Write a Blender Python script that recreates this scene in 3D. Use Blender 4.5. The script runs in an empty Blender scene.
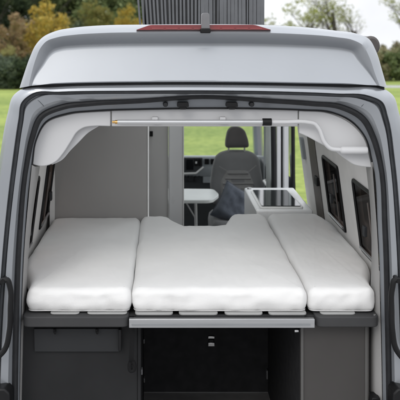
import bpy, math, random
from mathutils import Vector, noise, Matrix
R = math.radians
random.seed(7)
scene = bpy.context.scene
col = scene.collection

# ------------------------------------------------------------------ camera model (level camera with lens shift)
CX, CY, CZ = -0.2, -3.8, 2.65
FPX, VX, VY = 851.0, 155.0, 25.0
def P(px, py, Y):
    d = Y - CY
    return Vector((CX + (px - VX) * d / FPX, Y, CZ - (py - VY) * d / FPX))
def BX(px, Y): return CX + (px - VX) * (Y - CY) / FPX
def BZ(py, Y): return CZ - (py - VY) * (Y - CY) / FPX

cam_d = bpy.data.cameras.new('camera'); cam = bpy.data.objects.new('camera', cam_d); col.objects.link(cam)
cam.location = (CX, CY, CZ); cam.rotation_euler = (R(90), 0, 0)
cam_d.sensor_width = 36; cam_d.lens = 36 * FPX / 400
cam_d.shift_x = (200 - VX) / 400; cam_d.shift_y = -(200 - VY) / 400
cam_d.clip_start = 0.05; cam_d.clip_end = 5000
cam_d.dof.use_dof = True; cam_d.dof.focus_distance = 4.3; cam_d.dof.aperture_fstop = 5.0
scene.camera = cam

# ------------------------------------------------------------------ materials
def nodes_of(name):
    m = bpy.data.materials.new(name); m.use_nodes = True
    nt = m.node_tree; return m, nt, nt.nodes['Principled BSDF']
def ramp(nt, stops):
    r = nt.nodes.new('ShaderNodeValToRGB'); e = r.color_ramp.elements
    e[0].position, e[0].color = stops[0][0], (*stops[0][1], 1)
    e[1].position, e[1].color = stops[-1][0], (*stops[-1][1], 1)
    for p, c in stops[1:-1]:
        x = e.new(p); x.color = (*c, 1)
    return r
def mat(name, c, rough=0.5, metal=0.0, var=0.06, scale=6.0, bump=0.0, bscale=60.0, coat=0.0, spec=0.5, stretch=None, rvar=0.08, sheen=0.0):
    m, nt, b = nodes_of(name)
    tc = nt.nodes.new('ShaderNodeTexCoord'); src = tc.outputs['Object']
    if stretch:
        mp = nt.nodes.new('ShaderNodeMapping'); mp.inputs['Scale'].default_value = stretch
        nt.links.new(src, mp.inputs['Vector']); src = mp.outputs['Vector']
    n = nt.nodes.new('ShaderNodeTexNoise'); n.inputs['Scale'].default_value = scale; n.inputs['Detail'].default_value = 6
    nt.links.new(src, n.inputs['Vector'])
    lo = tuple(max(0, x * (1 - var)) for x in c); hi = tuple(min(1, x * (1 + var)) for x in c)
    r = ramp(nt, [(0.3, lo), (0.7, hi)]); nt.links.new(n.outputs['Fac'], r.inputs['Fac'])
    nt.links.new(r.outputs['Color'], b.inputs['Base Color'])
    mr = nt.nodes.new('ShaderNodeMapRange'); mr.inputs['To Min'].default_value = max(0.02, rough - rvar); mr.inputs['To Max'].default_value = min(1, rough + rvar)
    n2 = nt.nodes.new('ShaderNodeTexNoise'); n2.inputs['Scale'].default_value = scale * 2.3; n2.inputs['Detail'].default_value = 4
    nt.links.new(src, n2.inputs['Vector']); nt.links.new(n2.outputs['Fac'], mr.inputs['Value']); nt.links.new(mr.outputs['Result'], b.inputs['Roughness'])
    b.inputs['Metallic'].default_value = metal; b.inputs['Coat Weight'].default_value = coat; b.inputs['Coat Roughness'].default_value = 0.08
    b.inputs['Specular IOR Level'].default_value = spec; b.inputs['Sheen Weight'].default_value = sheen
    if bump:
        n3 = nt.nodes.new('ShaderNodeTexNoise'); n3.inputs['Scale'].default_value = bscale; n3.inputs['Detail'].default_value = 3
        nt.links.new(src, n3.inputs['Vector'])
        bp = nt.nodes.new('ShaderNodeBump'); bp.inputs['Strength'].default_value = bump; bp.inputs['Distance'].default_value = 0.01
        nt.links.new(n3.outputs['Fac'], bp.inputs['Height']); nt.links.new(bp.outputs['Normal'], b.inputs['Normal'])
    return m
def fabric(name, c, weave=520.0, bump=0.3, var=0.03, big=0.2):
    m, nt, b = nodes_of(name)
    tc = nt.nodes.new('ShaderNodeTexCoord')
    n = nt.nodes.new('ShaderNodeTexNoise'); n.inputs['Scale'].default_value = 4; n.inputs['Detail'].default_value = 5
    nt.links.new(tc.outputs['Object'], n.inputs['Vector'])
    lo = tuple(x * (1 - var) for x in c); hi = tuple(min(1, x * (1 + var)) for x in c)
    r = ramp(nt, [(0.35, lo), (0.65, hi)]); nt.links.new(n.outputs['Fac'], r.inputs['Fac']); nt.links.new(r.outputs['Color'], b.inputs['Base Color'])
    b.inputs['Roughness'].default_value = 0.85; b.inputs['Sheen Weight'].default_value = 0.25; b.inputs['Specular IOR Level'].default_value = 0.2
    w = nt.nodes.new('ShaderNodeTexNoise'); w.inputs['Scale'].default_value = weave; w.inputs['Detail'].default_value = 2
    nt.links.new(tc.outputs['Object'], w.inputs['Vector'])
    b1 = nt.nodes.new('ShaderNodeBump'); b1.inputs['Strength'].default_value = bump; b1.inputs['Distance'].default_value = 0.002
    nt.links.new(w.outputs['Fac'], b1.inputs['Height'])
    w2 = nt.nodes.new('ShaderNodeTexNoise'); w2.inputs['Scale'].default_value = 9; w2.inputs['Detail'].default_value = 6; w2.inputs['Distortion'].default_value = 1.2
    nt.links.new(tc.outputs['Object'], w2.inputs['Vector'])
    b2 = nt.nodes.new('ShaderNodeBump'); b2.inputs['Strength'].default_value = big; b2.inputs['Distance'].default_value = 0.012
    nt.links.new(w2.outputs['Fac'], b2.inputs['Height']); nt.links.new(b1.outputs['Normal'], b2.inputs['Normal'])
    nt.links.new(b2.outputs['Normal'], b.inputs['Normal'])
    return m
def clear_glass(name, tint=(0.93, 0.96, 0.95), mix=0.06):
    m, nt, b = nodes_of(name); nt.nodes.remove(b)
    out = nt.nodes['Material Output']
    t = nt.nodes.new('ShaderNodeBsdfTransparent'); t.inputs['Color'].default_value = (*tint, 1)
    g = nt.nodes.new('ShaderNodeBsdfGlossy'); g.inputs['Roughness'].default_value = 0.03
    mx = nt.nodes.new('ShaderNodeMixShader'); mx.inputs['Fac'].default_value = mix
    nt.links.new(t.outputs[0], mx.inputs[1]); nt.links.new(g.outputs[0], mx.inputs[2]); nt.links.new(mx.outputs[0], out.inputs['Surface'])
    return m
def leaf_mat(name, stops):
    m, nt, b = nodes_of(name)
    g = nt.nodes.new('ShaderNodeNewGeometry'); r = ramp(nt, stops)
    nt.links.new(g.outputs['Random Per Island'], r.inputs['Fac']); nt.links.new(r.outputs['Color'], b.inputs['Base Color'])
    b.inputs['Roughness'].default_value = 0.6; b.inputs['Specular IOR Level'].default_value = 0.25
    tr = nt.nodes.new('ShaderNodeBsdfTranslucent'); nt.links.new(r.outputs['Color'], tr.inputs['Color'])
    mx = nt.nodes.new('ShaderNodeMixShader'); mx.inputs['Fac'].default_value = 0.3
    nt.links.new(b.outputs[0], mx.inputs[1]); nt.links.new(tr.outputs[0], mx.inputs[2]); nt.links.new(mx.outputs[0], nt.nodes['Material Output'].inputs['Surface'])
    return m

M = {}
M['silver'] = mat('silver_paint', (0.275, 0.289, 0.308), 0.29, 0.48, 0.04, 2.5, coat=0.55, rvar=0.05)
M['rubber'] = mat('black_rubber', (0.010, 0.0105, 0.012), 0.55, 0, 0.25, 20, spec=0.3, bump=0.1, bscale=80)
M['greyrubber'] = mat('grey_rubber', (0.022, 0.024, 0.027), 0.55, 0, 0.25, 20, spec=0.3)
M['lip'] = mat('painted_lip', (0.20, 0.213, 0.23), 0.4, 0.3, 0.05, 4)
M['lining'] = mat('light_lining', (0.47, 0.47, 0.475), 0.6, 0, 0.03, 3, bump=0.05, bscale=300)
M['trim'] = mat('grey_trim', (0.27, 0.265, 0.26), 0.6, 0, 0.04, 5, bump=0.15, bscale=400)
M['wall'] = mat('wall_lining', (0.68, 0.665, 0.65), 0.75, 0, 0.05, 6, bump=0.2, bscale=350)
M['closet'] = mat('wardrobe_laminate', (0.275, 0.266, 0.257), 0.5, 0, 0.03, 3, bump=0.03, bscale=500)
M['panel'] = mat('partition_laminate', (0.80, 0.79, 0.775), 0.5, 0, 0.03, 3)
M['edge'] = mat('edge_strip', (0.8, 0.8, 0.79), 0.4, 0, 0.02, 5)
M['white'] = mat('white_laminate', (0.84, 0.845, 0.85), 0.3, 0, 0.02, 4)
M['mattress'] = fabric('mattress_cloth', (0.635, 0.63, 0.62))
M['welt'] = fabric('mattress_welt', (0.50, 0.495, 0.49))
M['seat'] = fabric('seat_cloth', (0.12, 0.122, 0.125), 500, 0.3, 0.12, 0.15)
M['seat_insert'] = fabric('seat_insert_cloth', (0.17,0.17,0.168), 300, 0.5, 0.15, 0.15)
M['headrest'] = fabric('headrest_cloth', (0.055, 0.052, 0.052), 500, 0.3, 0.12, 0.1)
M['cushion'] = fabric('cushion_cloth', (0.075, 0.085, 0.105), 400, 0.3, 0.2, 0.6)
M['strap'] = fabric('webbing', (0.006, 0.006, 0.0065), 900, 0.5, 0.2, 0.1)
M['strap'].node_tree.nodes['Principled BSDF'].inputs['Sheen Weight'].default_value = 0.0
M['alu'] = mat('brushed_aluminium', (0.40, 0.405, 0.41), 0.38, 0.85, 0.05, 8, bump=0.05, bscale=120, stretch=(0.4, 6, 30))
M['chrome'] = mat('steel', (0.6, 0.6, 0.6), 0.25, 1.0, 0.05, 10)
M['brass'] = mat('brass', (0.55, 0.33, 0.12), 0.35, 0.9, 0.1, 20)
M['board'] = mat('anthracite_board', (0.038, 0.038, 0.039), 0.55, 0, 0.1, 5, bump=0.1, bscale=300, spec=0.18)
M['dark'] = mat('dark_carcass', (0.0145, 0.0148, 0.0155), 0.65, 0, 0.15, 4, bump=0.1, bscale=200, spec=0.18)
M['flap'] = mat('flap_panel', (0.022, 0.023, 0.0245), 0.55, 0, 0.08, 4, bump=0.05, bscale=200, spec=0.18)
M['black'] = mat('black_plastic', (0.007, 0.007, 0.0075), 0.45, 0, 0.2, 10, spec=0.2)
M['void'] = mat('locker_felt', (0.020, 0.020, 0.021), 0.85, 0, 0.2, 20, bump=0.2, bscale=200, spec=0.18)
M['brown'] = mat('brown_cab', (0.052, 0.049, 0.047), 0.55, 0, 0.06, 3, bump=0.05, bscale=250, spec=0.18)
M['brownedge'] = mat('brown_cab_edge', (0.085,0.083,0.08), 0.5, 0, 0.05, 5, spec=0.18)
M['taupe'] = mat('dark_taupe', (0.10, 0.085, 0.078), 0.6, 0, 0.08, 6)
M['tint'] = clear_glass('tinted_pane', (0.17, 0.135, 0.12), 0.07)
M['hobglass'] = mat('hob_glass', (0.035, 0.04, 0.042), 0.06, 0, 0.1, 5, spec=0.6, rvar=0.03)
M['red'] = mat('brake_red', (0.14, 0.006, 0.009), 0.12, 0, 0.15, 12, coat=0.5, spec=0.6)
M['roofunit'] = mat('roof_unit_plastic', (0.022,0.023,0.025), 0.5, 0, 0.15, 8)
M['camgrey'] = mat('camera_grey', (0.13, 0.13, 0.135), 0.5, 0, 0.1, 20)
M['dash'] = mat('dash_grey', (0.30, 0.325, 0.34), 0.6, 0, 0.08, 8, bump=0.1, bscale=400)
M['dashdark'] = mat('dash_dark', (0.03, 0.034, 0.037), 0.55, 0, 0.1, 8)
M['screen'] = mat('screen_black', (0.01, 0.011, 0.012), 0.1, 0, 0.1, 8)
M['table'] = mat('table_grey', (0.55, 0.57, 0.56), 0.35, 0, 0.04, 5)
M['floor'] = mat('van_floor', (0.17, 0.167, 0.165), 0.6, 0, 0.15, 10, spec=0.18)
M['glass'] = clear_glass('window_glass')
M['slat'] = mat('slat_wood', (0.25,0.25,0.245), 0.5)
M['rail'] = mat('rail_coating', (0.47,0.475,0.48), 0.2, 0.45, 0.03, 6)
M['post'] = mat('post_paint', (0.62,0.63,0.65), 0.35, 0.1, 0.03, 4, coat=0.3)
M['screw'] = mat('screw_steel', (0.55, 0.55, 0.55), 0.3, 0.9, 0.1, 20)

# ------------------------------------------------------------------ mesh builder
class MB:
    def __init__(s): s.v, s.f = [], []
    def add(s, vs, fs):
        o = len(s.v); s.v += [tuple(v) for v in vs]; s.f += [tuple(i + o for i in f) for f in fs]; return s
    def box(s, x0, x1, y0, y1, z0, z1):
        return s.add([(x0,y0,z0),(x1,y0,z0),(x1,y1,z0),(x0,y1,z0),(x0,y0,z1),(x1,y0,z1),(x1,y1,z1),(x0,y1,z1)],
                     [(0,3,2,1),(4,5,6,7),(0,1,5,4),(1,2,6,5),(2,3,7,6),(3,0,4,7)])
    def prism(s, poly, y0, y1):            # poly of (x, z), extruded along Y
        n = len(poly)
        return s.add([(x,y0,z) for x,z in poly] + [(x,y1,z) for x,z in poly],
                     [tuple(range(n)), tuple(range(2*n-1, n-1, -1))] + [(i, n+i, n+(i+1)%n, (i+1)%n) for i in range(n)])
    def prism_z(s, poly, z0, z1):
        n = len(poly)
        return s.add([(x,y,z0) for x,y in poly] + [(x,y,z1) for x,y in poly],
                     [tuple(range(n-1,-1,-1)), tuple(range(n, 2*n))] + [(i, (i+1)%n, n+(i+1)%n, n+i) for i in range(n)])
    def loft(s, loops, closed=False, skip=None):
        n = len(loops[0]); vs = [p for l in loops for p in l]; fs = []
        for a in range(len(loops)-1):
            for i in range(n if closed else n-1):
                if skip and skip(a, i): continue
                j = (i+1) % n
                fs.append((a*n+i, a*n+j, (a+1)*n+j, (a+1)*n+i))
        return s.add(vs, fs)
    def tube(s, pts, r, n=10, cap=True):
        pts = [Vector(p) for p in pts]; rs = r if isinstance(r, (list, tuple)) else [r]*len(pts)
        loops = []; up = None
        for i, p in enumerate(pts):
            t = (pts[min(i+1, len(pts)-1)] - pts[max(i-1, 0)]).normalized()
            if up is None:
                up = Vector((0,0,1)) if abs(t.z) < 0.9 else Vector((1,0,0))
            a = t.cross(up).normalized(); b = a.cross(t).normalized(); up = b
            loops.append([p + (a*math.cos(2*math.pi*k/n) + b*math.sin(2*math.pi*k/n))*rs[i] for k in range(n)])
        o = len(s.v); s.loft(loops, True)
        if cap:
            s.f.append(tuple(o + k for k in range(n))); s.f.append(tuple(o + (len(pts)-1)*n + k for k in range(n-1,-1,-1)))
        return s
    def build(s, name, m, parent=None, bevel=0.0, seg=2, smooth=35, sub=0, label=None):
        me = bpy.data.meshes.new(name)
        off = wloc(parent) if parent else Vector((0,0,0))
        me.from_pydata([(v[0]-off.x, v[1]-off.y, v[2]-off.z) for v in s.v], [], s.f); me.validate(); me.update()
        import bmesh
        b = bmesh.new(); b.from_mesh(me); bmesh.ops.recalc_face_normals(b, faces=b.faces); b.to_mesh(me); b.free()
        me.materials.append(m)
        if smooth:
            for p in me.polygons: p.use_smooth = True
            me.set_sharp_from_angle(angle=R(smooth))
        o = bpy.data.objects.new(name, me); col.objects.link(o)
        if parent: o.parent = parent
        if bevel:
            md = o.modifiers.new('bevel', 'BEVEL'); md.width = bevel; md.segments = seg; md.limit_method = 'ANGLE'; md.angle_limit = R(40)
        if sub:
            md = o.modifiers.new('sub', 'SUBSURF'); md.levels = sub; md.render_levels = sub
        if label: o['label'] = label
        return o
def wloc(o):
    l = Vector((0,0,0))
    while o: l = l + Vector(o.location); o = o.parent
    return l
def thing(name, loc, label, cat, group=None):
    o = bpy.data.objects.new(name, None); col.objects.link(o); o.location = loc; o.empty_display_size = 0.2
    return tag(o, label, cat, group)
def tag(o, label=None, cat=None, group=None, kind=None):
    for k, v in (('label', label), ('category', cat), ('group', group), ('kind', kind)):
        if v: o[k] = v
    return o
def spline(keys, m=6):
    keys = [Vector(k) for k in keys]; n = len(keys); out = []
    d = [max(1e-6, (keys[i+1]-keys[i]).length) for i in range(n-1)]; T = []
    for i in range(n):
        if i == 0: T.append((keys[1]-keys[0])/d[0])
        elif i == n-1: T.append((keys[-1]-keys[-2])/d[-1])
        else:
            a = (keys[i]-keys[i-1])/d[i-1]; b = (keys[i+1]-keys[i])/d[i]
            T.append((a*d[i] + b*d[i-1])/(d[i]+d[i-1]))
    for i in range(n-1):
        for k in range(m):
            t = k/m; h = d[i]
            out.append(keys[i]*(2*t**3-3*t*t+1) + T[i]*h*(t**3-2*t*t+t) + keys[i+1]*(-2*t**3+3*t*t) + T[i+1]*h*(t**3-t*t))
    out.append(keys[-1]); return out
def lerp_keys(a, b, t): return [((1-t)*p[0]+t*q[0], (1-t)*p[1]+t*q[1]) for p, q in zip(a, b)]
def PX(keys, Y, m=6):
    return [P(p.x, p.y, Y) for p in spline([(k[0], k[1]) for k in keys], m)]
def PXV(keys, m=6):
    return [P(p.x, p.y, -0.040 - 0.058*min(1.0, max(0.0, (p.y-45)/40))) for p in spline([(k[0], k[1]) for k in keys], m)]
def round_poly(pts, r, seg=5):
    out = []; n = len(pts); rr = r if isinstance(r, (list, tuple)) else [r]*n
    for i in range(n):
        p = Vector(pts[i]); a = Vector(pts[i-1]) - p; b = Vector(pts[(i+1)%n]) - p
        q = min(rr[i], a.length*0.45, b.length*0.45)
        if q < 1e-5: out.append(p); continue
        s = p + a.normalized()*q; e = p + b.normalized()*q
        for k in range(seg+1):
            t = k/seg; out.append(s*(1-t)**2 + p*2*t*(1-t) + e*t*t)
    return out

# ------------------------------------------------------------------ THE VAN
van = thing('camper_van', (0, 2.5, 0), 'silver camper van seen from behind with its rear doors open and beds inside', 'camper van')

S = [(-13,430),(-10,320),(-6,230),(0,157),(8,112),(13,96),(21,89.3),(50,86.6),(130,84.2),(203,83.9),(280,84.7),(345,86.5),(384,88.6),(393.5,96),(398.5,111),(407,157),(413,230),(417,320),(420,430)]
L1 = [(-5,430),(0,320),(6,240),(15.5,160),(21,120),(23.5,104),(36,94),(60,92.9),(130,92.2),(203,91.8),(280,93),(335,95.2),(366,97.5),(380,103.5),(385.5,118),(392,160),(398,230),(402,320),(405,430)]
S2 = [(14.5,430),(16,320),(19,240),(27,160),(32,138),(41,117),(64,106.5),(90,103.2),(140,100.3),(203,96),(268,100),(310,103),(340,106.5),(363,119),(373.5,138),(380.5,162),(385.5,230),(388,320),(390,430)]
L3 = [(19.5,430),(21.5,320),(25,240),(32,165),(36,140),(46,122),(68,113.5),(92,111),(140,109.2),(203,108.3),(268,108.8),(304,110),(330,112),(352,122),(365,137),(372,162),(377,230),(380.5,320),(382.5,430)]
MS = 6
loopS = PX(S, -0.06, MS)
def at_y(loop, y): return [Vector((p.x, y, p.z)) for p in loop]
# body shell: rear frame + flanks, with the side door opening on one flank and cab windows
mb = MB()
mb.loft([loopS, PX(lerp_keys(S, L1, .16), -0.085, MS), PX(lerp_keys(S, L1, .45), -0.10, MS), PX(lerp_keys(S, L1, .80), -0.104, MS), PX(lerp_keys(S, L1, .93), -0.075, MS),
         PX(lerp_keys(L1, S2, .12), -0.075, MS), PX(lerp_keys(L1, S2, .20), -0.094, MS), PX(lerp_keys(L1, S2, .62), -0.082, MS), PX(lerp_keys(L1, S2, .86), -0.05, MS), PX(S2, -0.04, MS)])
def skip_side(a, i):
    seg = i // MS
    zm = 0.5*(loopS[i].z + loopS[i+1].z)
    if a in (1, 3): return (1.43 < zm < 1.93 and not 5 <= seg <= 12) or 7 <= seg <= 10     # window cut-outs
    if a == 5: return seg >= 14 or 7 <= seg <= 10                 # side door opening
    if a == 7: return 1 <= seg <= 2 or 15 <= seg <= 16 or 7 <= seg <= 10   # cab door windows
    return 7 <= seg <= 10
mb.loft([at_y(loopS, y) for y in (-0.06, 0.17, 0.66, 0.95, 1.37, 2.28, 3.18, 3.45, 4.45, 4.75)], False, skip_side)
shell = mb.build('body_shell', M['silver'], van)
MB().tube([p + Vector((0,-0.002,0)) for p in PX(L1, -0.085, MS)], 0.0098, 8).build('gutter_seal', M['greyrubber'], van)
MB().tube(PX(S2, -0.046, MS), 0.0140, 10).build('door_seal', M['rubber'], van)
MB().loft([PX(lerp_keys(S2, L3, .0), -0.035, MS), PX(lerp_keys(S2, L3, .45), -0.018, MS), PX(lerp_keys(S2, L3, .9), 0.0, MS)]).build('opening_lip', M['lip'], van)
MB().tube(PX(L3[3:16], 0.002, MS), 0.0042, 8).build('lining_seal', M['rubber'], van)

# roof moulding over the doors
R0 = [(19.5,88),(24,74),(30,57),(36,44.5),(43,37),(55,31.3),(75,27.5),(100,25.5),(150,24.6),(203,24.3),(260,24.8),(300,26.8),(337,30.8),(358,34),(369,39),(376,51),(382,70),(387,87.6)]
R2 = [(31,85.8),(32.3,78),(37,60),(41.5,49),(47,42.5),(57,39),(75,36.5),(100,35),(150,34.2),(203,34),(260,34.6),(300,36),(335,38.6),(353,42),(361.5,47),(366.5,56),(374.5,78),(378,85.5)]
R3 = [(31.8,85.7),(34,79),(43.5,64),(51,53),(54.5,50.2),(61,48),(75,46.5),(100,45.4),(150,44.6),(203,44.5),(260,45),(300,46.4),(330,48),(344,49.6),(351,51.5),(357,59),(373,79),(377,85.4)]
R4 = [(32.5,85.7),(38,85.3),(46,84.8),(51,84.4),(54.5,84.2),(61,83.9),(75,83.3),(100,82.7),(150,82.2),(203,82.1),(260,82.6),(300,83.4),(330,84),(344,84.3),(351,84.6),(357,84.9),(367,85.2),(376,85.4)]
r0 = PX(R0, -0.05, 5)
def PXM(t):
    return [P(p.x, p.y, -0.100*(1-t) + t*q.y) for p, q in zip(spline(lerp_keys(R2, R3, t), 5), PXV(R3, 5))]
mb = MB()
mb.loft([r0, PX(lerp_keys(R0, R2, .35), -0.088, 5), PX(lerp_keys(R0, R2, .80), -0.104, 5), PX(R2, -0.100, 5), PXM(.55), PXM(.82), PXM(.93), PXV(lerp_keys(R3, R4, .035), 5), PXV(lerp_keys(R3, R4, .10), 5), PXV(lerp_keys(R3, R4, .5), 5), PXV(lerp_keys(R3, R4, .85), 5), PXV(lerp_keys(R3, R4, .95), 5), PXV(lerp_keys(R3, R4, .97), 5), PX(R4, -0.088, 5)])
mb.build('roof_moulding', M['silver'], van, smooth=58)
MB().loft([at_y(r0, -0.05), at_y(r0, 0.02), *[[Vector((p.x, y, p.z - 0.0045*y)) for p in r0] for y in (0.34, 1.30, 1.85, 3.2, 4.4)], [Vector((p.x*0.92, 4.75, p.z - 0.16 if p.z > 2.5 else p.z)) for p in r0]], False, lambda a, i: (a == 2 and -0.37 < 0.5*(r0[i].x+r0[i+1].x) < 0.34) or (a == 4 and -0.22 < 0.5*(r0[i].x+r0[i+1].x) < 0.60)).build('roof', M['silver'], van, smooth=50)  # skipped faces open the roof for the added daylight hatches
seam = [(23,88.4),(28,87.6),(40,86.2),(75,84.2),(130,83.2),(203,83),(280,83.6),(330,85),(372,86.8),(384,87.9)]
MB().tube(PX(seam, -0.070, 8), 0.0085, 8).build('roof_seam', M['rubber'], van)
# front of the cab
sl = loopS
def cab_front():
    zt = 2.3
    for s in (-1, 1):
        MB().tube([(s*0.80, 4.75, 2.18), (s*0.915, 5.33, 1.18), (s*0.93, 5.36, 0.6)], [0.045, 0.055, 0.055], 8).build('windscreen_pillar', M['silver'], van)
    MB().add([(-0.80,4.76,2.2),(0.80,4.76,2.2),(0.90,5.26,1.20),(-0.90,5.26,1.20)], [(0,1,2,3)]).build('windscreen', M['glass'], van)
    MB().loft([[Vector((-0.9,4.8,1.14)),Vector((0,4.8,1.14)),Vector((0.9,4.8,1.14))],[Vector((-0.9,5.26,1.17)),Vector((0,5.3,1.20)),Vector((0.9,5.26,1.17))],[Vector((-0.85,5.8,0.98)),Vector((0,5.95,1.02)),Vector((0.85,5.8,0.98))],[Vector((-0.86,5.92,0.4)),Vector((0,6.05,0.4)),Vector((0.86,5.92,0.4))]]).build('bonnet', M['silver'], van)
    MB().box(-0.78, 0.78, 4.72, 4.76, 2.2, 2.46).build('cab_roof_front', M['silver'], van)
cab_front()

# roof fittings
bl = round_poly([(BX(136,-.09), BZ(29.9,-.09)), (BX(150,-.09), BZ(24.9,-.09)), (BX(254,-.09), BZ(24.7,-.09)), (BX(271,-.09), BZ(29.9,-.09))], [0.004,0.012,0.012,0.004])
lamp = MB().prism(bl, -0.108, -0.05).build('brake_light', M['red'], van, bevel=0.004)
mb = MB()
for k in range(8):
    x = BX(152 + k*14, -0.1); mb.prism([(x,BZ(28.6,-.1)),(x+0.05,BZ(28.6,-.1)),(x+0.05,BZ(28.0,-.1)),(x,BZ(28.0,-.1))], -0.112, -0.107)
mb.build('light_element', mat('lens_bar_red', (0.32,0.06,0.06), 0.2, 0, 0.1, 10), lamp)  # row of paler red bars across the lens
ux0, ux1 = BX(138.5, 1.45), BX(265, 1.45)
unit = MB().box(ux0+0.03, ux1-0.01, 1.47, 1.80, 2.60, 2.865).build('roof_unit', M['roofunit'], van, bevel=0.02)
mb = MB(); n = 34
for k in range(n):
    x = ux0 + 0.012 + (ux1-ux0-0.03)*k/(n-1); w = 0.0060 if k < 17 else (0.0125 if k not in (20,21,29) else 0.004)
    lean = -0.018*max(0, 1-k/14) + random.uniform(-.002,.002); x += random.uniform(-.0015,.0015)
    mb.add([(x-w-0,1.45,2.64),(x+w,1.45,2.64),(x+w,1.475,2.64),(x-w,1.475,2.64),(x-w+lean,1.45,2.88),(x+w+lean,1.45,2.88),(x+w+lean,1.475,2.88),(x-w+lean,1.475,2.88)],
           [(0,3,2,1),(4,5,6,7),(0,1,5,4),(1,2,6,5),(2,3,7,6),(3,0,4,7)])
mb.build('rib', mat('roof_unit_rib', (0.085,0.088,0.094), 0.45, 0, 0.12, 10), unit)
MB().box(ux0-0.004, ux1, 1.44, 1.49, 2.632, 2.650).build('unit_base', M['black'], unit, bevel=0.004)
cx0, cx1 = BX(201.3,-.13), BX(209.8,-.13)
rc = MB().prism(round_poly([(cx0,BZ(33,-.13)),(cx1,BZ(33,-.13)),(cx1-0.002,BZ(13,-.13)),(cx0+0.002,BZ(13,-.13))], [0.002,0.002,0.011,0.011]), -0.135, -0.075).build('rear_camera', M['camgrey'], van, bevel=0.005)
MB().box(cx0-0.004, cx1+0.003, -0.142, -0.07, BZ(33.2,-.13), BZ(28.2,-.13)).build('camera_foot', M['black'], rc, bevel=0.004)
aw = [(0.885+0.042*math.cos(a), 2.545+0.048*math.sin(a)) for a in [2*math.pi*k/20 for k in range(20)]]
awn = MB().prism(aw, 0.50, 3.6).build('awning', M['camgrey'], van, bevel=0.006)
MB().prism([(0.885+0.044*math.cos(a), 2.545+0.050*math.sin(a)) for a in [2*math.pi*k/20 for k in range(20)]], 0.46, 0.51).build('end_cap', mat('awning_cap',(0.05,0.043,0.04),0.5), awn, bevel=0.012)

# latches and stops in the header of the opening
for px in (183, 232):
    lt = MB().prism(round_poly([(BX(px-6,-.05),BZ(107,-.05)),(BX(px+6,-.05),BZ(107,-.05)),(BX(px+5.5,-.05),BZ(102.3,-.05)),(BX(px-5.5,-.05),BZ(102.3,-.05))],0.006), -0.055, 0.0).build('door_latch', M['black'], van, bevel=0.002)
    if 0: MB().box(BX(px-2.2,-.06), BX(px+2.2,-.06), -0.064, -0.05, BZ(106,-.06), BZ(103.6,-.06)).build('latch_tongue', M['chrome'], lt, bevel=0.001)
for px, py in ((165.5,104.7),(252,104.6)):
    c = P(px, py, -0.05)
    MB().tube([c, c+Vector((0,0.008,0)), c+Vector((0,0.05,0))], [0.0085,0.0115,0.0115], 14).build('bump_stop', M['rubber'], van)
for px in (183, 232):
    MB().prism(round_poly([(BX(px-3.2,-.05),BZ(109.6,-.05)),(BX(px+3.2,-.05),BZ(109.6,-.05)),(BX(px+3.6,-.05),BZ(106.4,-.05)),(BX(px-3.6,-.05),BZ(106.4,-.05))],0.004), -0.050, 0.0).build('latch_mouth', M['black'], van, bevel=0.002)
# door hinges at the jambs
for keys in ([(-4,284),(2,281),(7,280),(10,287),(10.5,308),(9.3,332),(5,349),(-3,358)], [(405,284),(399,280.5),(395,280),(392.3,288),(391.6,310),(392.6,332),(396,349),(404,360)]):
    pts = [P(p.x,p.y,-0.135) for p in spline(keys,5)]
    h = MB().tube(pts, 0.0125, 10).build('door_hinge', M['black'], van)
    MB().tube([pts[6]+Vector((0,-0.015,0)), pts[6]+Vector((0,0.05,0))], 0.010, 10).build('hinge_pin', M['black'], h)
for poly in ([(-12,386),(6,386),(11,391),(12,440),(-12,440)], [(408,386),(396,386),(391,391),(390,440),(408,440)]):
    MB().prism([(BX(a,-.12),BZ(b,-.12)) for a,b in poly], -0.15, -0.06).build('lower_hinge', M['black'], van, bevel=0.008)

MB().tube([P(361.5,106.5,-0.085), P(366,101.5,-0.09), P(369.5,99.5,-0.092)], 0.0009, 6).build('panel_joint', M['greyrubber'], van)
MB().tube([P(44,106.5,-0.085), P(39.5,101.5,-0.09), P(36,99,-0.092)], 0.0009, 6).build('panel_joint', M['greyrubber'], van)
# pillar trims either side of the opening
def trim(outer, inner):
    a = PX(outer, -0.004, 6); b = PX(inner, 0.10, 6); m_ = [(p*0.5+q*0.5)+Vector((0,-0.03,0)) for p,q in zip(a,b)]
    c = [Vector((p.x + (0.05 if p.x > 0 else -0.05), 0.16, p.z)) for p in b]
    MB().loft([a, m_, b, c]).build('pillar_trim', M['trim'], van, smooth=60)
trim([L3[0],L3[1],L3[2],(28.5,200),L3[3]], [(22.5,430),(25.5,322),(28.5,255),(34,205),(40,166)])
trim([L3[18],L3[17],L3[16],(374.5,195),L3[15]], [(367.5,430),(368.5,325),(371.5,255),(370.5,210),(366,167)])
MB().prism([(BX(371,0),BZ(396,0)),(BX(379,0),BZ(396,0)),(BX(380,0),BZ(406,0)),(BX(370,0),BZ(406,0))], -0.02, 0.05).build('trim_catch', M['black'], van, bevel=0.004)

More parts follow.
